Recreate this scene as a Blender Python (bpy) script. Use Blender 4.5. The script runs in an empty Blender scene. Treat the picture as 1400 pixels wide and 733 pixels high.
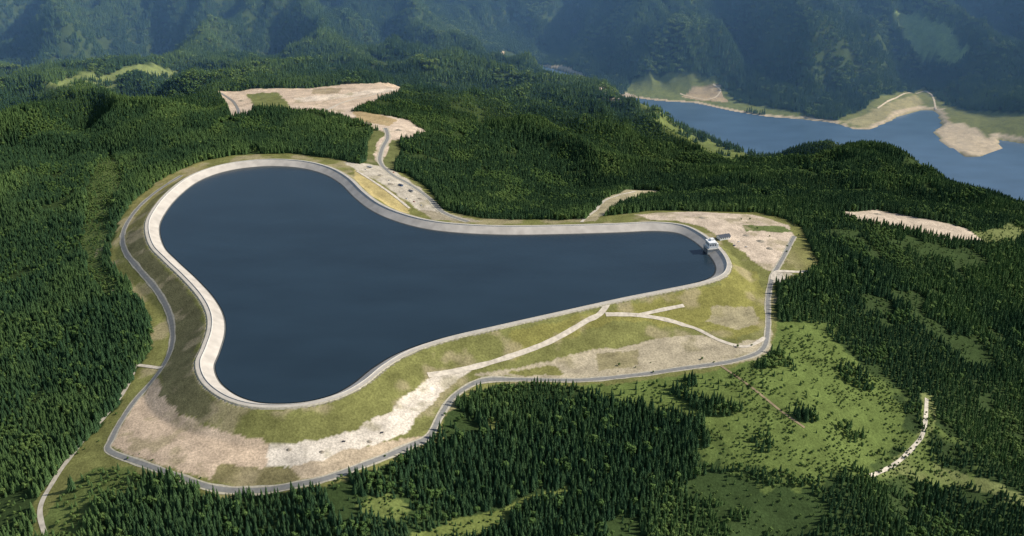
import bpy, math, numpy as np, random, time
from mathutils import Vector, Matrix
random.seed(7); rng=np.random.default_rng(7)
# ------------------------------------------------------------------ site survey (aerial photo -> plan coordinates, metres)
CAM_H=650.0; PITCH=math.radians(24.6); F=1345.0
cp,sp=math.cos(PITCH),math.sin(PITCH)
def ray(u,v):
    x=(u-700)/F; y=(366.5-v)/F
    return np.stack([x,cp+y*sp,-sp+y*cp],-1)
def plan_at(pts,z):
    p=np.array(pts,float); d=ray(p[:,0],p[:,1]); t=(z-CAM_H)/d[:,2]
    return d[:,:2]*t[:,None]
# ------------------------------------------------------------------ noise
def _h(ix,iy,s):
    h=(ix.astype(np.int64)*374761393+iy.astype(np.int64)*668265263+s*974711)&0xffffffff
    h=h.astype(np.uint32); h=(h^(h>>np.uint32(13)))*np.uint32(1274126177)
    h=h^(h>>np.uint32(16)); return (h&np.uint32(0xffffff)).astype(np.float64)/0xffffff
def vn(x,y,s=0):
    x=np.asarray(x,float);y=np.asarray(y,float)
    ix=np.floor(x);iy=np.floor(y);fx=x-ix;fy=y-iy
    fx=fx*fx*(3-2*fx);fy=fy*fy*(3-2*fy)
    a=_h(ix,iy,s);b=_h(ix+1,iy,s);c=_h(ix,iy+1,s);d=_h(ix+1,iy+1,s)
    return (a*(1-fx)+b*fx)*(1-fy)+(c*(1-fx)+d*fx)*fy
def fbm(x,y,s=0,o=4):
    r=0;a=.5;t=0
    for i in range(o):
        r=r+a*vn(x*2**i+i*17.3,y*2**i-i*9.1,s+i);t+=a;a*=.5
    return r/t
def sm(x,a,b):
    t=np.clip((x-a)/(b-a),0,1);return t*t*(3-2*t)
def pip(px,py,poly):
    poly=np.asarray(poly); out=np.zeros(px.shape,bool)
    x0,y0=poly.min(0);x1,y1=poly.max(0)
    m=(px>=x0)&(px<=x1)&(py>=y0)&(py<=y1)
    if not m.any(): return out
    x=px[m];y=py[m];c=np.zeros(x.shape,bool)
    n=len(poly)
    for i in range(n):
        xa,ya=poly[i];xb,yb=poly[(i+1)%n]
        if ya==yb: continue
        k=((ya>y)!=(yb>y))&(x<(xb-xa)*(y-ya)/(yb-ya)+xa)
        c^=k
    out[m]=c; return out
def smooth(P,closed,step):
    P=np.asarray(P,float);n=len(P);out=[]
    rngi=range(n if closed else n-1)
    for i in rngi:
        if closed: p0,p1,p2,p3=P[(i-1)%n],P[i],P[(i+1)%n],P[(i+2)%n]
        else: p0,p1,p2,p3=P[max(i-1,0)],P[i],P[i+1],P[min(i+2,n-1)]
        for t in np.linspace(0,1,16,endpoint=False):
            out.append(.5*((2*p1)+(-p0+p2)*t+(2*p0-5*p1+4*p2-p3)*t*t+(-p0+3*p1-3*p2+p3)*t**3))
    if not closed: out.append(P[-1])
    out=np.array(out); Q=np.vstack([out,out[:1]]) if closed else out
    L=np.r_[0,np.cumsum(np.linalg.norm(np.diff(Q,axis=0),axis=1))]
    m=max(3,int(L[-1]/step)); s=np.linspace(0,L[-1],m,endpoint=not closed)
    return np.stack([np.interp(s,L,Q[:,0]),np.interp(s,L,Q[:,1])],-1)
def normals(P,closed):
    if closed: t=np.roll(P,-1,0)-np.roll(P,1,0)
    else: t=np.gradient(P,axis=0)
    t/=np.linalg.norm(t,axis=1)[:,None]+1e-9
    return np.stack([t[:,1],-t[:,0]],-1)
# ------------------------------------------------------------------ reservoir crest
crest_px=[(198,310),(205,290),(225,265),(255,242),(290,228),(330,220),(375,217),(420,220),(455,229),(480,243),(500,262),(522,278),(552,291),(592,301),(640,306),(700,308),(770,307),(840,305),(895,303),(935,307),(962,319),(983,336),(996,352),(999,366),(990,378),(962,388),(905,400),(850,411),(760,431),(680,449),(612,465),(562,482),(528,502),(502,523),(472,540),(432,552),(390,557),(345,556),(310,547),(285,532),(271,515),(267,495),(275,475),(283,450),(282,428),(270,405),(248,380),(222,355),(204,335)]
C=smooth(plan_at(crest_px,0.0),True,5.0)
area=.5*np.sum(C[:,0]*np.roll(C[:,1],-1)-np.roll(C[:,0],-1)*C[:,1])
if area<0: C=C[::-1].copy()
CN=normals(C,True)
# ------------------------------------------------------------------ height control
cpx=[(150,618,-40),(290,668,-38),(400,668,-36),(510,635,-36),(590,600,-38),(650,522,-36),(790,521,-42),(940,507,-44),(1045,470,-40),(1050,410,-28),(1062,372,-16),(1080,325,-10),(1000,300,-6),(880,296,-7),(800,298,-14),(700,300,-20),(620,294,-20),(590,280,-18),(540,250,-12),(500,226,-10),(440,211,-10),(370,208,-9),(300,215,-12),(230,243,-16),(180,283,-18),(163,330,-20),(185,375,-24),(225,430,-26),(232,480,-28),(200,540,-34),
(600,400,-30),(350,350,-30),(800,360,-25),(380,480,-35),(370,602,-24),(240,567,-27),(450,602,-24),(525,590,-27),
(100,733,-75),(350,733,-80),(700,733,-100),(1000,733,-125),(1300,733,-160),(1500,733,-190),(-150,733,-100),(600,640,-62),(750,620,-70),(900,600,-72),(1100,620,-90),(1250,560,-105),(1400,560,-150),(1400,450,-120),(1200,450,-65),(1300,380,-80),(1120,400,-32),(1150,350,-25),(1250,310,-45),(1340,325,-60),(1400,350,-85),(800,570,-55),(1000,560,-62),
(80,640,-52),(0,600,-75),(0,450,-85),(100,450,-52),(130,350,-38),(0,330,-75),(60,250,-55),(150,230,-40),(0,170,-70),(100,180,-50),(200,160,-40),(100,120,-60),(0,110,-90),
(300,170,-25),(400,170,-20),(450,135,-25),(330,130,-30),(540,120,-35),(560,180,-25),(480,190,-18)]
hills=[(300,95,-85),(450,85,-105),(600,70,-110),(680,83,-125),(740,100,-150),(230,85,-120),
(600,220,-55),(620,250,-45),(700,270,-62),(700,200,-90),(650,130,-90),(750,152,-115),(850,132,-145),(930,160,-165),(1000,196,-200),(1035,212,-225),(850,200,-130),(950,230,-150),(1000,236,-170),(850,250,-105),(800,285,-50),(860,275,-60),
(1040,222,-215),(1080,208,-190),(1150,199,-172),(1230,216,-165),(1300,240,-158),(1400,272,-150),(1100,260,-75),(1200,270,-85),(1300,285,-90),(1000,270,-72),(1050,285,-35),(1500,300,-160)]
rest=[(1500,325,-335),(1400,293,-335),(1300,262,-335),(1230,240,-335),(1150,220,-335),(1100,228,-335),(1050,230,-335),(1000,208,-335),(930,177,-335),(850,150,-335),(780,122,-335),(740,110,-335),
(700,82,-322),(745,88,-325),(790,101,-325),(850,130,-327),(900,136,-327),(1000,150,-327),(1090,161,-327),(1165,176,-327),(1262,148,-327),(1320,212,-327),(1400,195,-327),
(900,115,-308),(960,120,-305),(1040,140,-314),(1220,135,-300),(1250,120,-290),(1340,165,-300),(1400,170,-290),(1330,190,-322),
(800,80,-275),(880,90,-262),(1000,110,-275),(1100,130,-285),(1130,100,-235),(1000,60,-157),(1000,10,-50),(1100,40,-113),(1200,90,-255),(1200,50,-170),(1270,60,-190),(1300,100,-270),(1300,40,-150),(1400,100,-220),(1400,30,-90),(800,40,-210),(700,50,-268),(600,45,-205),(700,0,-160),(850,0,-110),(550,0,-80),(400,60,-170),(450,20,-90),(300,50,-150),(200,65,-160),(100,65,-160),(0,80,-170),(0,20,-80),(200,10,-80),(1200,0,-75),(1350,0,-60),(1500,40,-80),(-150,40,-70),(-150,110,-100),(-150,300,-90),(-150,500,-110),(1550,450,-160)]
a=np.array(cpx+hills+rest,float); d=ray(a[:,0],a[:,1]); t=(a[:,2]-CAM_H)/d[:,2]
CPXY=d[:,:2]*t[:,None]; CPZ=a[:,2]
extra=np.array([(-4000,5400,60),(-2500,5300,90),(-1000,5500,110),(100,5800,110),(1000,5200,110),(2000,5000,110),(3500,4900,80),(0,7000,120),(-5000,8500,100),(5000,8500,100),(0,0,-180),(0,500,-150),(-1500,300,-180),(1500,300,-220),(-3000,2000,-150),(3200,2000,-200),(-8000,0,-100),(8000,0,-150),(0,-6000,-150),(-8000,-6000,-100),(8000,-6000,-100),(-8000,8000,60),(8000,8000,60),(8000,4000,0),(-8000,4000,0)],float)
CPXY=np.vstack([CPXY,extra[:,:2]]);CPZ=np.r_[CPZ,extra[:,2]]
def kern(X,Y): 
    return np.sqrt((X[:,None]-CPXY[None,:,0])**2+(Y[:,None]-CPXY[None,:,1])**2+70.0**2)/1000
n=len(CPZ);A=np.zeros((n+3,n+3));A[:n,:n]=kern(CPXY[:,0],CPXY[:,1])-np.eye(n)*0.006
A[:n,n]=1;A[:n,n+1:]=CPXY/1000;A[n:,:n]=A[:n,n:].T
W=np.linalg.solve(A,np.r_[CPZ,0,0,0])
def rbf(X,Y):
    sh=X.shape;X=X.ravel();Y=Y.ravel();o=np.empty(len(X))
    for i in range(0,len(X),40000):
        s=slice(i,i+40000);o[s]=kern(X[s],Y[s])@W[:n]+W[n]+W[n+1]*X[s]/1000+W[n+2]*Y[s]/1000
    return o.reshape(sh)
# ------------------------------------------------------------------ terrain grid
def axis(segs):
    out=[]
    for a0,b0,s in segs: out.append(np.arange(a0,b0-1e-6,s))
    out.append([segs[-1][1]]);return np.concatenate(out)
GX=axis([(-9000,-3600,600),(-3600,-780,18),(-780,930,3.0),(930,3600,18),(3600,9000,600)])
GY=axis([(-6000,400,400),(400,810,20),(810,2130,3.0),(2130,2700,7),(2700,4900,13),(4900,5800,35),(5800,9000,400)])
XX,YY=np.meshgrid(GX,GY)
def mk_sampler(gx,gy,Z):
    def f(x,y):
        x=np.asarray(x,float);y=np.asarray(y,float)
        i=np.clip(np.searchsorted(gx,x)-1,0,len(gx)-2);j=np.clip(np.searchsorted(gy,y)-1,0,len(gy)-2)
        fx=np.clip((x-gx[i])/(gx[i+1]-gx[i]),0,1);fy=np.clip((y-gy[j])/(gy[j+1]-gy[j]),0,1)
        return (Z[j,i]*(1-fx)+Z[j,i+1]*fx)*(1-fy)+(Z[j+1,i]*(1-fx)+Z[j+1,i+1]*fx)*fy
    return f
def sdf_sampler(P,pad,step):
    x0,y0=P.min(0)-pad;x1,y1=P.max(0)+pad
    gx=np.arange(x0,x1,step);gy=np.arange(y0,y1,step);X,Y=np.meshgrid(gx,gy)
    D=np.full(X.shape,1e9);Q=np.roll(P,-1,0)
    for (ax,ay),(bx,by) in zip(P,Q):
        dx,dy=bx-ax,by-ay;L=dx*dx+dy*dy+1e-9
        tt=np.clip(((X-ax)*dx+(Y-ay)*dy)/L,0,1)
        D=np.minimum(D,(X-ax-tt*dx)**2+(Y-ay-tt*dy)**2)
    D=np.sqrt(D);D[pip(X,Y,P)]*=-1
    return mk_sampler(gx,gy,D)
dcrest=sdf_sampler(smooth(C,True,8.0),400,6.0)
lake_px=[(690,84),(745,91),(790,103),(815,120),(850,132),(900,138),(950,141),(1000,152),(1050,160),(1095,163),(1140,168),(1165,177),(1190,178),(1230,158),(1262,150),(1282,152),(1290,172),(1276,182),(1290,195),(1320,215),(1345,213),(1372,202),(1362,190),(1400,196),(1560,225),(1560,345),(1500,325),(1400,293),(1300,264),(1230,242),(1150,224),(1100,230),(1050,232),(1000,212),(930,180),(850,152),(780,126),(740,112),(690,98)]
LK=plan_at(lake_px,-330.0)
dlake=sdf_sampler(LK,500,14.0)
Z=rbf(XX,YY)
DC=dcrest(XX,YY);DL=dlake(XX,YY)
far=sm(YY,3100,3900)
amp=1.5+11*sm(DC,60,350)
Z+=amp*(fbm(XX/260,YY/260,3)-.5)*2
wx=fbm(XX/300,YY/300,9)
rid=1-np.abs(fbm(XX/430+.35*wx,YY/900+.45*XX/430,5,4)*2-1)*2.4
rid2=1-np.abs(fbm(XX/230+.3*wx,YY/420-.3*XX/230,15,3)*2-1)*2.4
lk=sm(DL,20,450)
Z+=far*lk*(rid*175+rid2*45)-far*95*lk
# folded spurs on the plateau flanks, away from the levelled areas
PC=np.vstack([plan_at([(440,140),(540,180)],-25.0),plan_at([(1235,305)],-45.0)])
pd=np.minimum.reduce([np.hypot(XX-a_,YY-b_)+o_ for (a_,b_),o_ in zip(PC,(0,0,60))])
flat=sm(pd,230,450)
mid=sm(YY,2050,2400)*(1-far)*sm(DL,60,350)*flat
r3=1-np.abs(fbm(XX/330+.3*wx,YY/330,25,3)*2-1)*2.2
Z+=mid*(r3-.62)*80
side=sm(DC,220,480)*(1-sm(YY,2050,2400))*flat;Z+=side*(r3-.62)*34
Z+=sm(DC,100,300)*flat*(fbm(XX/45,YY/45,12)-.5)*4
relief_shade=mk_sampler(GX,GY,(r3-.62)*np.maximum(mid,side)+far*(rid*.7+rid2*.5-.75)*.8)  # ridge/valley field that paints hill shading into the tree colours
Z=np.where(DL>0,np.maximum(Z,-329.2+np.minimum(DL,80)*.06),-331-np.minimum(-DL*.25,14))
Z=np.where(DC>=0,np.maximum(Z,-.35-DC*.5),-2.5+np.maximum(DC*.85,-40))
zt=mk_sampler(GX,GY,Z)
def hit(pts):
    p=np.array(pts,float)[:,:2];d=ray(p[:,0],p[:,1])
    ts=np.arange(750,7000,4.0)
    X=d[:,0,None]*ts;Y=d[:,1,None]*ts;H=CAM_H+d[:,2,None]*ts
    g=H-zt(X,Y);b=g<0
    k=np.where(b.any(1),b.argmax(1),len(ts)-1);k=np.maximum(k,1);i=np.arange(len(p))
    g0=g[i,k-1];g1=g[i,k];f=np.clip(g0/(g0-g1+1e-9),0,1);t=ts[k-1]+4*f
    return d[:,:2]*t[:,None]
# ------------------------------------------------------------------ land cover
OL=(.205,.195,.065);TAN=(.53,.405,.285);PALE=(.55,.49,.40);GREEN=(.125,.165,.045)
main=[(165,300),(185,272),(220,246),(265,224),(320,212),(400,210),(450,216),(490,224),(505,222),(520,228),(560,240),(590,262),(604,285),(660,299),(720,301),(800,299),(860,292),(890,288),(960,289),(1030,290),(1070,298),(1100,315),(1112,345),(1120,366),(1090,380),(1062,388),(1060,420),(1066,450),(1060,478),(1040,498),(960,515),(850,525),(790,530),(740,524),(690,527),(650,532),(625,552),(607,575),(602,600),(560,622),(500,648),(440,664),(400,672),(330,680),(280,676),(230,655),(150,640),(100,662),(72,692),(70,733),(45,733),(48,690),(75,650),(105,615),(135,585),(165,550),(178,520),(190,500),(208,475),(205,440),(190,410),(168,385),(152,360),(152,330)]
plateau=[(296,124),(340,122),(400,121),(450,118),(510,114),(562,116),(545,128),(505,140),(480,152),(520,157),(560,165),(582,180),(560,190),(534,192),(527,215),(512,222),(513,200),(526,182),(500,171),(470,160),(440,152),(400,152),(350,150),(338,160),(318,161),(308,140)]
corr=[(500,228),(540,234),(548,205),(545,185),(510,178),(502,200)]
bareE=[(1148,290),(1200,287),(1260,299),(1320,312),(1345,330),(1300,328),(1240,316),(1170,301)]
cut=[(1062,440),(1100,440),(1150,472),(1200,520),(1238,560),(1232,600),(1180,640),(1120,652),(1060,642),(1010,632),(985,600),(960,575),(900,560),(820,542),(780,528),(900,520),(1000,503),(1050,485)]
cut2=[(1085,425),(1130,440),(1190,490),(1260,560),(1330,620),(1340,660),(1180,665),(1050,670),(980,640),(930,600),(1000,560),(1150,600),(1200,560),(1140,490)]
pen=[(862,110),(935,98),(962,104),(990,118),(1010,140),(1100,156),(1095,165),(950,145),(850,133)]
shoreE=[(1138,166),(1180,148),(1225,128),(1265,118),(1288,142),(1320,150),(1420,158),(1420,202),(1370,210),(1340,218),(1300,210),(1270,185),(1200,182),(1165,180)]
farcl=[(1222,12),(1250,14),(1300,40),(1325,70),(1305,90),(1268,85),(1236,52)]
fieldW=[(30,128),(60,112),(130,101),(240,94),(235,106),(160,114),(100,124),(50,136)]
k1=[(488,688),(530,672),(562,690),(545,712),(500,704)]
k2=[(560,728),(620,710),(700,690),(778,660),(786,670),(700,706),(640,740),(560,740)]
k3=[(1175,655),(1230,628),(1262,585),(1258,540),(1278,540),(1280,590),(1262,625),(1340,652),(1400,676),(1400,692),(1320,668),(1240,655)]
spurcl=[(868,140),(920,150),(960,170),(1005,195),(1035,215),(1000,222),(950,200),(905,180),(880,160)]
k4=[(798,303),(826,272),(868,260),(905,262),(860,272),(835,290),(815,303)]
k5=[(648,573),(672,570),(690,585),(668,592)]
k6=[(60,700),(50,733),(110,733),(130,690),(200,665),(180,640),(130,640)]
wl=[(150,205),(170,240),(150,300),(140,360),(160,400),(130,400),(110,330),(120,260)]
k7=[(1330,320),(1380,305),(1400,312),(1390,330),(1350,335)]
cover=[(main,(.18,.18,.06)),(cut,GREEN),(k6,(.12,.15,.045)),(k7,(.15,.17,.06)),(corr,(.14,.15,.055)),
 ([(200,300),(230,262),(285,228),(275,222),(225,240),(186,276),(168,305),(170,340),(196,335)],(.24,.215,.08)),
 ([(196,312),(175,318),(172,345),(190,368),(213,395),(230,425),(236,455),(232,485),(217,520),(220,542),(240,563),(275,580),(300,560),(275,530),(262,500),(270,470),(278,445),(275,425),(262,402),(240,380),(215,357),(200,337)],(.155,.145,.072)),
 ([(700,452),(860,418),(985,388),(1003,360),(1035,372),(1045,410),(1046,445),(1010,465),(940,448),(835,436),(700,492)],(.225,.21,.062)),
 ([(150,612),(165,580),(187,548),(213,518),(222,545),(245,568),(300,594),(366,603),(362,638),(300,633),(288,658),(240,645)],TAN),
 ([(298,633),(400,638),(420,656),(350,665),(288,660)],(.21,.18,.085)),
 ([(400,638),(440,628),(500,612),(552,598),(585,598),(510,631),(440,652),(418,654)],(.46,.365,.25)),
 ([(366,602),(420,603),(480,590),(527,566),(558,532),(590,512),(642,503),(636,514),(604,535),(580,562),(552,594),(500,612),(440,628),(400,638),(362,636)],(.66,.58,.47)),
 ([(640,512),(720,500),(770,488),(830,476),(900,463),(960,460),(1000,471),(1040,462),(1053,450),(1053,482),(1035,494),(940,505),(860,514),(790,519),(700,516)],(.43,.365,.25)),
 ([(690,508),(760,500),(770,510),(700,514)],OL),([(815,485),(870,478),(872,500),(820,508)],(.28,.24,.13)),
 ([(975,420),(1030,418),(1035,440),(1010,452),(965,440)],(.33,.285,.17)),
 ([(868,294),(940,289),(1030,294),(1080,310),(1086,325),(1072,350),(1059,378),(1040,364),(1015,345),(990,325),(962,310),(925,302),(890,301)],(.55,.445,.335)),
 ([(1012,307),(1072,310),(1085,318),(1018,316)],(.13,.16,.055)),
 ([(1085,335),(1105,340),(1120,364),(1066,370)],(.20,.19,.07)),
 ([(1060,370),(1085,375),(1070,384),(1056,386)],PALE),
 ([(482,232),(505,244),(535,263),(562,285),(548,290),(515,272),(492,254)],(.47,.375,.165)),
 ([(470,222),(500,224),(530,229),(572,255),(592,275),(604,292),(575,288),(545,268),(512,245),(485,233)],(.50,.44,.345)),
 ([(575,288),(604,290),(660,302),(640,305),(592,299)],(.34,.29,.20)),
 (plateau,(.56,.445,.335)),
 ([(335,128),(380,126),(400,150),(350,148)],(.17,.185,.07)),([(430,122),(470,120),(460,128),(425,128)],(.36,.29,.19)),
 ([(400,134),(470,128),(530,121),(545,124),(480,133),(410,140)],(.66,.56,.45)),
 ([(480,152),(520,157),(545,164),(530,172),(490,166)],(.38,.28,.15)),
 (bareE,(.54,.44,.33)),(pen,(.14,.17,.06)),(shoreE,(.155,.175,.065)),
 ([(1150,166),(1200,148),(1250,130),(1262,140),(1235,158),(1190,178)],(.30,.28,.155)),
 ([(1290,172),(1320,168),(1340,180),(1372,200),(1340,216),(1305,208),(1285,190)],(.48,.41,.31)),
 ([(818,122),(838,120),(868,130),(850,136),(825,134)],(.50,.43,.36)),
 ([(950,118),(985,115),(995,140),(960,138),(930,132)],(.38,.31,.21)),
 (farcl,(.22,.29,.11)),(fieldW,(.18,.22,.08)),(k1,(.14,.17,.05)),(k2,(.15,.18,.05)),(k3,(.16,.18,.065)),(spurcl,(.14,.175,.055)),(k4,(.40,.34,.21)),(k5,(.14,.16,.05)),(wl,(.11,.145,.045))]
jx=(fbm(XX/22,YY/22,21,3)-.5)*14; jy=(fbm(XX/22,YY/22,22,3)-.5)*14
jx+=far*(fbm(XX/120,YY/120,23,2)-.5)*50
col=np.empty(XX.shape+(3,));
nz=fbm(XX/90,YY/90,31)
col[...]=np.array((.042,.066,.022));col+= (nz-.5)[...,None]*np.array((.02,.035,.008))
for poly,c in cover:
    P=hit(poly);m=pip(XX+jx,YY+jy,P)
    v=(.74+.5*fbm(XX/18,YY/18,41,4))[m]
    col[m]=np.array(c)*v[:,None]
c2=pip(XX+jx*2,YY+jy*2,hit(cut2));k=(c2*sm(fbm(XX/50,YY/50,55,3),.42,.6)*.8)[...,None];col=col*(1-k)+np.array(GREEN)*k
band=1+.20*(vn(DC/4.2+fbm(XX/60,YY/60,57,2)*3,XX*0+YY/260,58)-.5)*sm(-(DC-150),0,30)*(DC>2)
col*=band[...,None]
m=(DL>0)&(DL<9+18*fbm(XX/60,YY/60,51))&(YY<4300);col[m]=np.array((.48,.41,.31))
w=sm(fbm(XX/34,YY/34,61,4),.54,.70)*sm(-(DC-140),0,60)*(DC>3)
isol=(col[...,0]<.28)&(col[...,0]>.12)
k=(w*isol*.6)[...,None];col=col*(1-k)+np.array((.38,.31,.19))*k
w=sm(fbm(XX/28,YY/28,65,4),.60,.74)*(DC<400)*(DC>3)*(col[...,0]>.34)
k=(w*.5)[...,None];col=col*(1-k)+np.array((.24,.21,.10))*k
col[DC<2]=(.3,.27,.22)
# ------------------------------------------------------------------ materials
def nmat(name):
    m=bpy.data.materials.new(name);m.use_nodes=True;nt=m.node_tree;b=nt.nodes['Principled BSDF']
    b.inputs['Specular IOR Level'].default_value=.2;return m,nt,b
def N(nt,t,**k):
    x=nt.nodes.new(t)
    for a,b in k.items(): setattr(x,a,b)
    return x
def simple(name,c,rough=.9,ns=.3,var=.25,metal=0):
    m,nt,b=nmat(name);b.inputs['Roughness'].default_value=rough;b.inputs['Metallic'].default_value=metal
    g=N(nt,'ShaderNodeNewGeometry');no=N(nt,'ShaderNodeTexNoise');no.inputs['Scale'].default_value=ns;no.inputs['Detail'].default_value=5
    nt.links.new(g.outputs['Position'],no.inputs['Vector'])
    mr=N(nt,'ShaderNodeMapRange');mr.inputs['From Min'].default_value=.3;mr.inputs['From Max'].default_value=.7;mr.inputs['To Min'].default_value=1-var;mr.inputs['To Max'].default_value=1+var
    nt.links.new(no.outputs['Fac'],mr.inputs['Value'])
    vm=N(nt,'ShaderNodeVectorMath',operation='SCALE');vm.inputs[0].default_value=c;nt.links.new(mr.outputs[0],vm.inputs['Scale'])
    nt.links.new(vm.outputs[0],b.inputs['Base Color']);return m
mt,nt,b=nmat('terrain_cover');b.inputs['Roughness'].default_value=.95;b.inputs['Specular IOR Level'].default_value=.05
at=N(nt,'ShaderNodeAttribute',attribute_name='cover');g=N(nt,'ShaderNodeNewGeometry')
def noise(sc,det=6):
    x=N(nt,'ShaderNodeTexNoise');x.inputs['Scale'].default_value=sc;x.inputs['Detail'].default_value=det;x.inputs['Roughness'].default_value=.65
    nt.links.new(g.outputs['Position'],x.inputs['Vector']);return x
def mr(src,a,b_,c,d):
    x=N(nt,'ShaderNodeMapRange');x.inputs[1].default_value=a;x.inputs[2].default_value=b_;x.inputs[3].default_value=c;x.inputs[4].default_value=d;nt.links.new(src,x.inputs[0]);return x.outputs[0]
n1=noise(.35);n2=noise(.05)
mu=N(nt,'ShaderNodeMath',operation='MULTIPLY');nt.links.new(mr(n1.outputs['Fac'],.3,.7,.66,1.34),mu.inputs[0]);nt.links.new(mr(n2.outputs['Fac'],.3,.7,.80,1.20),mu.inputs[1])
vm=N(nt,'ShaderNodeVectorMath',operation='SCALE');nt.links.new(at.outputs['Color'],vm.inputs[0]);nt.links.new(mu.outputs[0],vm.inputs['Scale'])
nt.links.new(vm.outputs[0],b.inputs['Base Color'])
bp=N(nt,'ShaderNodeBump');bp.inputs['Distance'].default_value=1.2;bp.inputs['Strength'].default_value=.5;nt.links.new(n1.outputs['Fac'],bp.inputs['Height']);nt.links.new(bp.outputs[0],b.inputs['Normal'])
def water(name,c,rough,sc,st):
    m,nt,b=nmat(name);b.inputs['Roughness'].default_value=rough;b.inputs['IOR'].default_value=1.33;b.inputs['Specular IOR Level'].default_value=.5
    g=N(nt,'ShaderNodeNewGeometry');mp=N(nt,'ShaderNodeMapping');mp.inputs['Scale'].default_value=(1,2.2,1);mp.inputs['Rotation'].default_value=(0,0,.5)
    no=N(nt,'ShaderNodeTexNoise');no.inputs['Scale'].default_value=sc;no.inputs['Detail'].default_value=4
    nt.links.new(g.outputs['Position'],mp.inputs[0]);nt.links.new(mp.outputs[0],no.inputs['Vector'])
    nl=N(nt,'ShaderNodeTexNoise');nl.inputs['Scale'].default_value=.006;nl.inputs['Detail'].default_value=3;nt.links.new(mp.outputs[0],nl.inputs['Vector'])
    r=N(nt,'ShaderNodeMapRange');r.inputs[1].default_value=.3;r.inputs[2].default_value=.7;r.inputs[3].default_value=.88;r.inputs[4].default_value=1.14;nt.links.new(nl.outputs['Fac'],r.inputs[0])
    v=N(nt,'ShaderNodeVectorMath',operation='SCALE');v.inputs[0].default_value=c;nt.links.new(r.outputs[0],v.inputs['Scale']);nt.links.new(v.outputs[0],b.inputs['Base Color'])
    bp=N(nt,'ShaderNodeBump');bp.inputs['Distance'].default_value=.3;bp.inputs['Strength'].default_value=st;nt.links.new(no.outputs['Fac'],bp.inputs['Height']);nt.links.new(bp.outputs[0],b.inputs['Normal']);return m
m_water=water('reservoir_water',(.020,.037,.052),.2,.25,.35);m_lake=water('lake_water',(.07,.13,.22),.2,.2,.3)
m_asph=simple('asphalt',(.22,.215,.20),.9,.2,.15);m_grav=simple('gravel_track',(.58,.51,.41),.95,.15,.25);m_soil=simple('soil_track',(.26,.20,.12),.95,.1,.3)
m_should=simple('gravel_shoulder',(.43,.39,.30),.95,.3,.25)
m_line=simple('slope_lining',(.52,.47,.405),.9,.06,.16);m_crest=simple('crest_paving',(.50,.455,.39),.9,.1,.12);m_conc=simple('concrete',(.58,.55,.49),.85,.3,.1);m_wet=simple('wet_lining',(.12,.12,.11),.5,.1,.2)
m_white=simple('white_render',(.80,.80,.78),.7,.3,.06);m_roof=simple('grey_roof',(.07,.08,.10),.5,.5,.2);m_glass=simple('window_glass',(.03,.04,.06),.15,1,.1);m_steel=simple('steel',(.3,.31,.32),.4,1,.1,.6)
m_rub=simple('rubber',(.02,.02,.02),.8);m_rock=simple('rubble',(.30,.26,.20),.95,.6,.35)
# ------------------------------------------------------------------ mesh helpers
sc=bpy.context.scene
def mesh_obj(name,v,f,mats,fm=None,link=True,smooth_=False,parent=None):
    me=bpy.data.meshes.new(name);me.from_pydata([tuple(map(float,p)) for p in v],[],[tuple(map(int,q)) for q in f])
    for m in mats: me.materials.append(m)
    if fm is not None: me.polygons.foreach_set('material_index',np.array(fm,dtype=np.int32))
    if smooth_: me.polygons.foreach_set('use_smooth',np.ones(len(f),bool))
    me.update();o=bpy.data.objects.new(name,me)
    if link: sc.collection.objects.link(o)
    if parent: o.parent=parent
    return o
ny,nx=XX.shape
me=bpy.data.meshes.new('terrain');me.vertices.add(nx*ny)
me.vertices.foreach_set('co',np.stack([XX,YY,Z],-1).astype(np.float32).ravel())
idx=np.arange(nx*ny).reshape(ny,nx)
q=np.stack([idx[:-1,:-1],idx[:-1,1:],idx[1:,1:],idx[1:,:-1]],-1).reshape(-1,4).astype(np.int32)
me.loops.add(q.size);me.loops.foreach_set('vertex_index',q.ravel())
me.polygons.add(len(q));me.polygons.foreach_set('loop_start',(np.arange(len(q))*4).astype(np.int32))
me.polygons.foreach_set('use_smooth',np.ones(len(q),bool))
me.update(calc_edges=True);me.materials.append(mt)
ca=me.color_attributes.new('cover','FLOAT_COLOR','POINT')
ca.data.foreach_set('color',np.concatenate([np.clip(col,0,1),np.ones(col.shape[:2]+(1,))],-1).astype(np.float32).ravel())
to=bpy.data.objects.new('terrain',me);sc.collection.objects.link(to)
# dam ring
prof=[(3.0,-3.0),(0.6,-.35),(0,0),(-.8,.05),(-1.0,.0),(-6.0,.0),(-6.0,1.0),(-6.5,1.0),(-6.5,-.1),(-7.4,-.5),(-21.9,-8.6),(-23.4,-9.4),(-31,-14)]
pm=[4,4,4,1,1,2,2,2,2,0,3,3]
nC=len(C);V=[];Fc=[];FM=[]
for (dd,zz) in prof:
    P=C+CN*dd
    V+= [(x,y,zz) for x,y in P]
for k in range(len(prof)-1):
    for i in range(nC):
        j=(i+1)%nC;Fc.append((k*nC+i,k*nC+j,(k+1)*nC+j,(k+1)*nC+i));FM.append(pm[k])
mesh_obj('reservoir_dam',V,Fc,[m_line,m_crest,m_conc,m_wet,m_should],FM)
P=C-CN*24.5;mesh_obj('reservoir_water',[(x,y,-9.0) for x,y in P],[range(nC)],[m_water])
x0,y0=LK.min(0)-60;x1,y1=LK.max(0)+60
mesh_obj('lake_water',[(x0,y0,-330),(x1,y0,-330),(x1,y1,-330),(x0,y1,-330)],[(0,1,2,3)],[m_lake])
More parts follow.
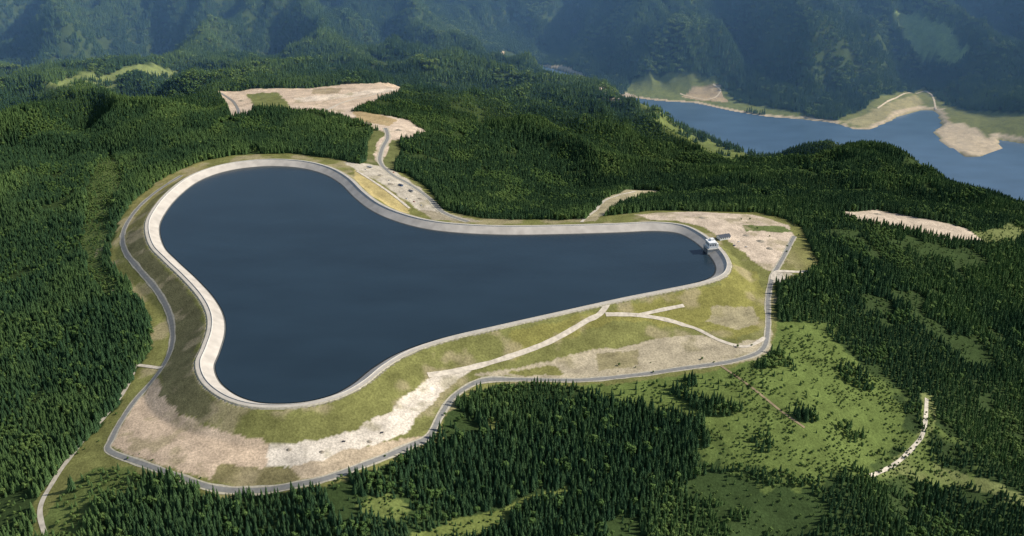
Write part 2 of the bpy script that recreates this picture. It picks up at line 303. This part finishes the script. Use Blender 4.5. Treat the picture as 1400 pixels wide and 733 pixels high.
# ------------------------------------------------------------------ roads
def ribbon(name,px,width,mat,closed=False,lift=.4,step=4.,shoulder=0,world=None):
    P=smooth(hit(px) if world is None else world,closed,step);Nn=normals(P,closed)
    objs=[(width,mat,lift)]
    if shoulder: objs.append((width+shoulder*2,m_should,lift-.15))
    par=None
    for w,m,l in objs:
        V=[];n=len(P);wj=w*(1+.0*P[:,0]) if m is m_asph else w*(.8+.5*fbm(P[:,0]/15,P[:,1]/15,77,2))
        offs=(-.5,-.17,.17,.5)
        for o in offs:
            Q=P+Nn*(o*wj)[:,None];zz=zt(Q[:,0],Q[:,1])+l
            V+=list(np.column_stack([Q,zz]))
        Fq=[]
        for k in range(3):
            for i in range(n if closed else n-1):
                j=(i+1)%n;Fq.append((k*n+i,k*n+j,(k+1)*n+j,(k+1)*n+i))
        o=mesh_obj(name if par is None else 'shoulder',V,Fq,[m],smooth_=True,parent=par)
        if par is None: par=o
    return P
ribbon('perimeter_road',[(1086,323),(1072,350),(1056,380),(1050,410),(1050,448),(1042,478),(1005,493),(940,503),(860,514),(790,520),(700,519),(652,523),(622,541),(604,565),(587,596),(560,610),(510,631),(450,653),(400,664),(340,671),(290,667),(250,654),(200,636),(150,617),(153,600),(166,575),(187,545),(215,512),(231,485),(236,455),(230,425),(213,395),(190,368),(172,345),(168,320),(184,290),(214,262),(248,240)],5.5,m_asph,shoulder=1.8)
ribbon('gravel_track',[(585,513),(640,504),(690,490),(750,468),(800,440),(828,420),(862,408),(905,401),(950,393)],7,m_grav)
ribbon('gravel_track',[(828,430),(880,432),(940,446),(985,466),(1020,474),(1046,462)],6,m_grav)
ribbon('gravel_track',[(870,432),(905,424),(935,418)],5,m_grav,lift=.55)
ribbon('gravel_track',[(62,733),(55,695),(75,655),(100,620),(125,590),(150,562),(173,530),(184,500),(187,475)],6,m_grav)
ribbon('gravel_track',[(184,499),(200,501),(222,502)],5,m_grav,lift=.6)
ribbon('access_road',[(640,303),(605,290),(585,270),(560,252),(535,238),(520,222),(522,205),(530,188),(527,175)],7,m_asph,shoulder=3)
ribbon('access_road',[(560,285),(535,265),(510,248),(488,234)],5,m_grav,lift=.5)
ribbon('access_road',[(545,124),(505,131),(470,140),(445,151)],8,m_grav)
ribbon('access_road',[(302,127),(318,138),(326,152),(322,162)],7,m_asph)
ribbon('access_road',[(1056,383),(1062,372),(1090,372),(1122,372)],6,m_grav,lift=.6)
ribbon('forest_track',[(1186,652),(1222,636),(1250,610),(1263,588),(1267,545)],5,m_grav)
ribbon('forest_track',[(985,500),(1060,556),(1100,585)],3.5,m_soil)
ribbon('forest_track',[(795,304),(812,290),(826,275),(868,262)],6,m_grav)
ribbon('forest_track',[(1000,180),(1003,192),(996,204)],6,m_grav)
ribbon('forest_track',[(930,128),(965,136),(985,125),(975,115)],6,m_grav)
ribbon('forest_track',[(1280,150),(1262,125),(1200,148)],6,m_grav)
ribbon('forest_track',[(110,408),(130,425),(148,435)],5,m_grav)
# ------------------------------------------------------------------ trees
def leafmat(name,c1,c2):
    m,nt,b=nmat(name);b.inputs['Roughness'].default_value=.85;b.inputs['Specular IOR Level'].default_value=.08
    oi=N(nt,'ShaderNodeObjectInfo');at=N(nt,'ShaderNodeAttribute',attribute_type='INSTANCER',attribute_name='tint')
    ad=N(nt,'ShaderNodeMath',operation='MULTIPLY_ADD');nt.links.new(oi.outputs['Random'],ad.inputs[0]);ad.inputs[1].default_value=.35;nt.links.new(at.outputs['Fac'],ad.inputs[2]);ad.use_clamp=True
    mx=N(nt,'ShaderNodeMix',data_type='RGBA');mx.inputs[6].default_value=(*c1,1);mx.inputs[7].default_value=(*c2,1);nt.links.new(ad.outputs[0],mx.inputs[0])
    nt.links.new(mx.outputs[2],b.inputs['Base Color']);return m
m_spr=leafmat('spruce_needles',(.034,.076,.036),(.10,.165,.052));m_brd=leafmat('broadleaf_foliage',(.075,.135,.038),(.14,.205,.058))
m_bark=simple('bark',(.06,.045,.03),.95)
def spruce(H,R,seed,tiers=8,nn=7):
    r=random.Random(seed);V=[];Fc=[];FM=[]
    for k in range(5):
        a=k*math.tau/5;V.append((.22*math.cos(a),.22*math.sin(a),-1))
    V.append((0,0,H*.9))
    for k in range(5):Fc.append((k,(k+1)%5,5));FM.append(1)
    for t in range(tiers):
        f=t/tiers;zb=H*(.10+.86*f);zt_=min(H,zb+H*.26*(1-.35*f));rad=R*(1-f)**.85*(.85+.3*r.random())+.12
        b0=len(V);V.append((r.uniform(-.1,.1),r.uniform(-.1,.1),zt_))
        ph=r.random()*6.28
        for j in range(nn*2):
            a=ph+j*math.pi/nn;rr=rad*(r.uniform(.85,1.15) if j%2==0 else r.uniform(.45,.65));z=zb-(0.35*rad if j%2==0 else 0)+r.uniform(-.3,.3)
            V.append((rr*math.cos(a),rr*math.sin(a),z))
        for j in range(nn*2):Fc.append((b0,b0+1+j,b0+1+(j+1)%(nn*2)));FM.append(0)
    return V,Fc,FM
def broad(H,R,seed,nl=190):
    r=random.Random(seed);V=[];Fc=[];FM=[]
    for k in range(5):
        a=k*math.tau/5;V.append((.3*math.cos(a),.3*math.sin(a),-1))
    V.append((0,0,H*.8))
    for k in range(5):Fc.append((k,(k+1)%5,5));FM.append(1)
    bl=[(r.uniform(-.4,.4)*R,r.uniform(-.4,.4)*R,H*r.uniform(.5,.8),R*r.uniform(.5,.75)) for _ in range(6)]
    for i in range(nl):
        c=bl[i%6];d=Vector((r.gauss(0,1),r.gauss(0,1),r.gauss(0.2,1))).normalized();p=Vector(c[:3])+d*c[3]*r.uniform(.7,1.05)
        s=R*.24;u=d.orthogonal().normalized();w=d.cross(u);a=r.random()*6.28;b0=len(V)
        for q in range(3):
            an=a+q*2.09;tt=u*math.cos(an)+w*math.sin(an)+d*r.uniform(-.35,.35);V.append(tuple(p+tt*s))
        Fc.append((b0,b0+1,b0+2));FM.append(0)
    return V,Fc,FM
def merge(parts):
    V=[];Fc=[];FM=[]
    for (v,f,fm),(x,y,s,rt) in parts:
        b=len(V);c_,s_=math.cos(rt),math.sin(rt)
        V+=[((p[0]*c_-p[1]*s_)*s+x,(p[0]*s_+p[1]*c_)*s+y,p[2]*s) for p in v];Fc+=[tuple(i+b for i in q) for q in f];FM+=fm
    return V,Fc,FM
trees=bpy.data.collections.new('tree_kinds')
sp_=[spruce(17,3.3,1),spruce(15,2.9,2),spruce(19,3.6,3),spruce(13.5,3.1,4)];br_=[broad(13,5.0,5),broad(11,4.2,6)]
for i,k in enumerate(sp_): trees.objects.link(mesh_obj('a%d_spruce_tree'%i,*k[:2],[m_spr,m_bark],k[2],link=False))
for i,k in enumerate(br_): trees.objects.link(mesh_obj('b%d_broadleaf_tree'%i,*k[:2],[m_brd,m_bark],k[2],link=False))
lo=[spruce(19,3.6,11,5,5),spruce(16,3.4,12,5,5),spruce(22,3.9,13,5,5)];lob=broad(14,6,14,70)
clump=bpy.data.collections.new('tree_clump_kinds')
for i in range(4):
    r=random.Random(50+i);parts=[]
    for gx_ in range(3):
        for gy_ in range(3):
            kk=lo[r.randrange(3)]
            parts.append((kk,(gx_*6-6+r.uniform(-2.5,2.5),gy_*6-6+r.uniform(-2.5,2.5),r.uniform(.7,1.15),r.random()*6)))
    v,f,fm=merge(parts);clump.objects.link(mesh_obj('a%d_spruce_clump'%i,v,f,[m_spr,m_bark],fm,link=False))
v,f,fm=merge([(lob,(x,y,.8+.1*i,i)) for i,(x,y) in enumerate([(-6,-5),(5,-5),(-4,6),(6,5),(0,0)])])
clump.objects.link(mesh_obj('b0_broadleaf_clump',v,f,[m_brd,m_bark],fm,link=False))
def scatter(name,X,Y,scl,kind,tint,coll,sink=.3):
    n=len(X);zz=zt(X,Y)-sink
    me=bpy.data.meshes.new(name);me.vertices.add(n);me.vertices.foreach_set('co',np.column_stack([X,Y,zz]).astype(np.float32).ravel())
    a=me.attributes.new('kind','INT','POINT');a.data.foreach_set('value',kind.astype(np.int32))
    a=me.attributes.new('tint','FLOAT','POINT');a.data.foreach_set('value',tint.astype(np.float32))
    a=me.attributes.new('scl','FLOAT_VECTOR','POINT');a.data.foreach_set('vector',scl.astype(np.float32).ravel())
    rot=np.column_stack([rng.normal(0,.03,n),rng.normal(0,.03,n),rng.uniform(0,6.28,n)])
    a=me.attributes.new('rot','FLOAT_VECTOR','POINT');a.data.foreach_set('vector',rot.astype(np.float32).ravel())
    me.update();o=bpy.data.objects.new(name,me);sc.collection.objects.link(o)
    ng=bpy.data.node_groups.new(name+'_scatter','GeometryNodeTree')
    ng.interface.new_socket('Geometry',in_out='INPUT',socket_type='NodeSocketGeometry');ng.interface.new_socket('Geometry',in_out='OUTPUT',socket_type='NodeSocketGeometry')
    L=ng.links;gi=ng.nodes.new('NodeGroupInput');go=ng.nodes.new('NodeGroupOutput');ip=ng.nodes.new('GeometryNodeInstanceOnPoints');ci=ng.nodes.new('GeometryNodeCollectionInfo')
    ci.inputs['Collection'].default_value=coll;ci.inputs['Separate Children'].default_value=True;ci.inputs['Reset Children'].default_value=True
    def na(nm,dt):
        x=ng.nodes.new('GeometryNodeInputNamedAttribute');x.data_type=dt;x.inputs['Name'].default_value=nm
        return next(s for s in x.outputs if s.enabled and s.name=='Attribute')
    L.new(gi.outputs[0],ip.inputs['Points']);L.new(ci.outputs[0],ip.inputs['Instance']);ip.inputs['Pick Instance'].default_value=True
    L.new(na('kind','INT'),ip.inputs['Instance Index']);L.new(na('rot','FLOAT_VECTOR'),ip.inputs['Rotation']);L.new(na('scl','FLOAT_VECTOR'),ip.inputs['Scale'])
    L.new(ip.outputs[0],go.inputs[0]);md=o.modifiers.new('scatter','NODES');md.node_group=ng
    return o
def jgrid(y0,y1,s):
    xs=np.arange(-3200,3200,s);ys=np.arange(y0,y1,s);X,Y=np.meshgrid(xs,ys);X=X+rng.uniform(-.48,.48,X.shape)*s;Y=Y+rng.uniform(-.48,.48,Y.shape)*s
    X=X.ravel();Y=Y.ravel();k=np.abs(X)<.555*Y+130;return X[k],Y[k]
clear=[hit(p) for p in (main,plateau,bareE,pen,shoreE,k4,farcl,corr)]
semi=[(hit(cut2),.6),(hit(cut),.10),(hit(k7),.15),(hit(fieldW),.12),(hit(k1),.1),(hit(k2),.12),(hit(k3),.2),(hit(spurcl),.2),(hit(k5),.1),(hit(k6),.3),(hit(wl),.35)]
def dens(X,Y):
    jx=(fbm(X/30,Y/30,81,2)-.5)*22;jy=(fbm(X/30,Y/30,82,2)-.5)*22
    p=np.ones(len(X))
    op=fbm(X/70,Y/70,83,3);p*=np.where(op>.70,.2,1.0)
    for P,dn in semi: 
        q=pip(X+jx,Y+jy,P);p[q]=dn if dn<.5 else np.where(fbm(X/55,Y/55,85,3)[q]>.50,.08,.9)
    q=pip(X,Y,semi[1][0]);p[q&(fbm(X/50,Y/50,86,2)>.66)]=.8
    for P in clear: p[pip(X+jx*.5,Y+jy*.5,P)]=0
    p[dcrest(X,Y)<12]=0;p[dlake(X,Y)<16]=0
    return p
X,Y=jgrid(770,2700,5.0);p=dens(X,Y);k=rng.random(len(X))<p;X=X[k];Y=Y[k];p=p[k]
st=fbm(X/160,Y/160,91,3);st2=fbm(X/60,Y/60,92,2);rl=relief_shade(X,Y)
s=(.66+.38*sm(st,.35,.65))*rng.uniform(.78,1.15,len(X));s*=np.where(p<.5,.55,1)
bl=rng.random(len(X))<(.05+.6*sm(st2,.52,.72)*sm(-st,-.62,-.44)+.4*(p<.5))
kind=np.where(bl,4+rng.integers(0,2,len(X)),rng.integers(0,4,len(X)))
tint=np.clip((fbm(X/120,Y/120,93,3)-.5)*2.2+.22+1.1*rl+.25*(p<.5),0,1)  # stand variation, plus painted relief shading: ridges lighter, valleys darker
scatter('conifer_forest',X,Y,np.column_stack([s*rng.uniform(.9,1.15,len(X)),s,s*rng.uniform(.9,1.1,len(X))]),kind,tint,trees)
X,Y=jgrid(2700,5300,15.5);p=dens(X,Y);k=rng.random(len(X))<p;X=X[k];Y=Y[k]
s=rng.uniform(.8,1.15,len(X))*(.85+.3*fbm(X/200,Y/200,94,2));st2=fbm(X/150,Y/150,95,3);rl=relief_shade(X,Y)
bl=rng.random(len(X))<(.04+.6*sm(st2+.25*rl,.56,.70));kind=np.where(bl,4,rng.integers(0,4,len(X)))
tint=np.clip((fbm(X/220,Y/220,96,3)-.5)*1.8+.2+1.1*rl,0,1)  # distant clumps also carry ridge-to-valley shading in their tint
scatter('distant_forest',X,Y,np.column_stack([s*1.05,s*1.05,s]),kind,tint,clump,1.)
X,Y=jgrid(780,2300,4.6);jx=(fbm(X/30,Y/30,81,2)-.5)*22
p=np.zeros(len(X));nn_=fbm(X/35,Y/35,101,3)
for P,dn in semi: p[pip(X+jx,Y,P)]=.62
inm=pip(X,Y,clear[0]);dc=dcrest(X,Y)
p[inm]=0; e=inm&(dc>95);p[e]=.03
p*=sm(nn_,.38,.6);k=rng.random(len(X))<p;X=X[k];Y=Y[k]
s=rng.uniform(.14,.42,len(X));scatter('shrubs',X,Y,np.column_stack([s,s,s*rng.uniform(.7,1.1,len(X))]),4+rng.integers(0,2,len(X)),rng.uniform(.0,.6,len(X)),trees,.8)
# ------------------------------------------------------------------ buildings
def box(name,cx,cy,cz,sx,sy,sz,mat,par,bev=0):
    v=[(cx+a*sx/2,cy+b_*sy/2,cz+c*sz/2) for a in(-1,1) for b_ in(-1,1) for c in(-1,1)]
    f=[(0,1,3,2),(4,6,7,5),(0,4,5,1),(2,3,7,6),(0,2,6,4),(1,5,7,3)]
    o=mesh_obj(name,v,f,[mat],parent=par)
    if bev: m=o.modifiers.new('bevel','BEVEL');m.width=bev;m.segments=2
    return o
def empty(name,loc,rz):
    e=bpy.data.objects.new(name,None);sc.collection.objects.link(e);e.location=loc;e.rotation_euler=(0,0,rz);return e
def near_crest(px):
    p=plan_at([px],0)[0];i=np.argmin(np.linalg.norm(C-p,axis=1));return C[i],CN[i]
c,nv=near_crest((984,337))
rz=math.atan2(-nv[1],-nv[0])
e=empty('intake_tower',(c[0]-nv[0]*6.6,c[1]-nv[1]*6.6,0),rz)
box('foundation',9,0,-8,17,20,15.6,m_conc,e,.2);box('deck',9,0,.1,18,22,.6,m_conc,e,.1)
box('gate_house',8.5,0,5.4,13,17,10,m_white,e,.15);box('roof',8.5,0,10.65,14,18,.5,m_white,e,.1)
box('roof_plant_room',6.5,-3,12.4,6,7,3,m_white,e,.1);box('stair_tower',1.0,6,4.4,4,5,8,m_white,e,.1)
for j in range(5):
    box('window',15.05,-6.4+j*3.2,6.5,.12,1.8,2.6,m_glass,e);box('gate_slot',17.55,-6.4+j*3.2,-5,.12,2,8,m_glass,e)
for j in range(3):
    box('window',4.5+j*4,-8.55,6.5,2.2,.12,2.4,m_glass,e);box('window',4.5+j*4,8.55,6.5,2.2,.12,2.4,m_glass,e)
box('door',1.95,-2,2,.12,3.4,3.6,m_roof,e)
for s_ in(-1,1):
    box('railing',9,s_*10.7,1.4,17.6,.1,.12,m_steel,e)
    for j in range(7): box('post',.6+j*2.8,s_*10.7,.9,.1,.1,1,m_steel,e)
def gable(name,px,rz,L,Wd,H,RH,mw=m_white,mroof=m_roof):
    p=hit([px])[0];z=float(zt(p[0],p[1]))
    e=empty(name,(p[0],p[1],z),rz);box('walls',0,0,H/2-.5,L,Wd,H+1,mw,e)
    o=.7;v=[(-L/2-o,-Wd/2-o,H-.3),(L/2+o,-Wd/2-o,H-.3),(L/2+o,0,H+RH),(-L/2-o,0,H+RH),(-L/2-o,Wd/2+o,H-.3),(L/2+o,Wd/2+o,H-.3)]
    r=mesh_obj('roof',v,[(0,1,2,3),(3,2,5,4)],[mroof],parent=e);m=r.modifiers.new('t','SOLIDIFY');m.thickness=.3
    mesh_obj('gable_ends',[(-L/2,-Wd/2,H),(-L/2,Wd/2,H),(-L/2,0,H+RH-.4),(L/2,-Wd/2,H),(L/2,Wd/2,H),(L/2,0,H+RH-.4)],[(0,2,1),(3,4,5)],[mw],parent=e)
    for s_ in(-1,1):
        for j in range(int(L//4)): box('window',-L/2+2.5+j*4,s_*(Wd/2+.03),H*.55,1.6,.1,1.4,m_glass,e)
    box('door',L/2+.04,0,1.1,.1,1.4,2.2,m_roof,e)
    box('chimney',L*.2,Wd*.15,H+RH*.8,.8,.8,1.8,m_conc,e)
gable('service_building',(989,326),.35,20,12,5,3.2)
m_cp=simple('container_paint',(.5,.5,.48),.6)
gable('site_hut',(562,262),-.7,9,4,2.8,.6,m_cp)
gable('site_hut',(548,254),-.7,9,4,2.8,.6,simple('container_paint_blue',(.08,.16,.35),.6))
gable('site_hut',(506,229),-.5,10,4,2.8,.6,m_cp,m_cp)
def heap(px,R,H,seed):
    p=hit([px])[0];V=[];n_=14;rr=random.Random(seed)
    for k in range(5):
        f=k/5
        for a in range(n_):
            r_=R*(1-f)*rr.uniform(.85,1.15);x=p[0]+r_*math.cos(a*math.tau/n_)*1.3;y=p[1]+r_*math.sin(a*math.tau/n_)
            V.append((x,y,float(zt(x,y))-.2+H*f*rr.uniform(.9,1.1)))
    V.append((p[0],p[1],float(zt(*p))+H));F_=[(k*n_+a,k*n_+(a+1)%n_,(k+1)*n_+(a+1)%n_,(k+1)*n_+a) for k in range(4) for a in range(n_)]+[(4*n_+a,4*n_+(a+1)%n_,5*n_) for a in range(n_)]
    mesh_obj('rubble_heap',V,F_,[m_rock])
for i,(px,R,H) in enumerate([((520,240),5,2.5),((535,252),6,3),((575,272),5,2.6),((1040,330),6,2.5),((1052,340),5,2.5),((960,298),6,2),((395,615),3,1.8),((440,618),3,1.8),((505,604),3,1.6),((330,138),8,3),((495,150),8,3),((545,178),7,3),((1200,293),7,2.5),((1020,322),5,2)]): heap(px,R,H,i)
def car(px,rz,c):
    p=hit([px])[0];z=float(zt(p[0],p[1]));e=empty('parked_car',(p[0],p[1],z+.05),rz);mc=simple('car_paint',c,.3)
    body=[(-2.1,.35),(-2.15,.8),(-1.9,.95),(1.0,.95),(2.0,.8),(2.15,.5),(2.1,.35)]
    v=[(x,y,z_) for y in(-.88,.88) for x,z_ in body];n_=len(body)
    f=[tuple(range(n_)),tuple(range(2*n_-1,n_-1,-1))]+[(i,i+n_,(i+1)%n_+n_,(i+1)%n_) for i in range(n_)]
    mesh_obj('body',v,f,[mc],parent=e)
    v=[(-1.8,-.8,.95),(-1.8,.8,.95),(1.0,.8,.95),(1.0,-.8,.95),(-1.4,-.65,1.45),(-1.4,.65,1.45),(.3,.65,1.45),(.3,-.65,1.45)]
    mesh_obj('cabin',v,[(0,1,5,4),(1,2,6,5),(2,3,7,6),(3,0,4,7)],[m_glass],parent=e);mesh_obj('roof',v[4:],[(0,1,2,3)],[mc],parent=e)
    for x in(-1.3,1.3):
        for y in(-.85,.85):
            vv=[(x+.33*math.cos(a*math.tau/12),y+t_,.33+.33*math.sin(a*math.tau/12)) for t_ in(-.1,.1) for a in range(12)]
            mesh_obj('wheel',vv,[tuple(range(12)),tuple(range(23,11,-1))]+[(a,(a+1)%12,(a+1)%12+12,a+12) for a in range(12)],[m_rub],parent=e)
for px,rz,c in [((556,272),-.8,(.7,.7,.7)),((566,276),-.8,(.3,.02,.02)),((576,281),-.9,(.6,.6,.62)),((532,247),-.6,(.7,.7,.68)),((1010,331),.3,(.7,.7,.7)),((1004,336),.4,(.05,.08,.2)),((1020,338),.3,(.5,.5,.5)),((538,236),-.7,(.6,.1,.05)),((500,232),-.4,(.7,.7,.7)),((470,604),.2,(.06,.06,.07)),((522,592),.5,(.06,.06,.07))]: car(px,rz,c)
# ------------------------------------------------------------------ haze, light, camera
hz=box('haze',0,2500+4500,0,20000,9000,900,m_conc,None)
hm=bpy.data.materials.new('haze');hm.use_nodes=True;nt=hm.node_tree;nt.nodes.clear()
vs=nt.nodes.new('ShaderNodeVolumeScatter');vs.inputs['Color'].default_value=(.22,.47,.95,1);vs.inputs['Density'].default_value=.00017;vs.inputs['Anisotropy'].default_value=0
ou=nt.nodes.new('ShaderNodeOutputMaterial');nt.links.new(vs.outputs[0],ou.inputs['Volume']);hz.data.materials.clear();hz.data.materials.append(hm)
AZ=math.radians(4);EL=math.radians(37)
sdir=Vector((math.cos(EL)*math.cos(AZ),math.cos(EL)*math.sin(AZ),math.sin(EL)))
w=bpy.data.worlds.new('World');sc.world=w;w.use_nodes=True;nt=w.node_tree
sky=nt.nodes.new('ShaderNodeTexSky');sky.sky_type='NISHITA';sky.sun_disc=False;sky.sun_elevation=EL;sky.sun_rotation=math.atan2(sdir.x,sdir.y)
nt.links.new(sky.outputs[0],nt.nodes['Background'].inputs[0]);nt.nodes['Background'].inputs[1].default_value=.11
l=bpy.data.lights.new('sun','SUN');l.energy=5.0;l.angle=math.radians(.5);l.color=(1,.95,.86);lo_=bpy.data.objects.new('sun',l);sc.collection.objects.link(lo_)
lo_.rotation_euler=sdir.to_track_quat('Z','Y').to_euler();lo_.location=(2000,2000,2000)
cm=bpy.data.cameras.new('camera');co=bpy.data.objects.new('camera',cm);sc.collection.objects.link(co);co.location=(0,0,CAM_H);co.rotation_euler=(math.pi/2-PITCH,0,0)
cm.sensor_width=36;cm.lens=36*F/1400;cm.clip_start=1;cm.clip_end=30000;sc.camera=co
sc.view_settings.view_transform='Standard'
try: sc.view_settings.look='None'
except Exception: pass
sc.view_settings.exposure=0
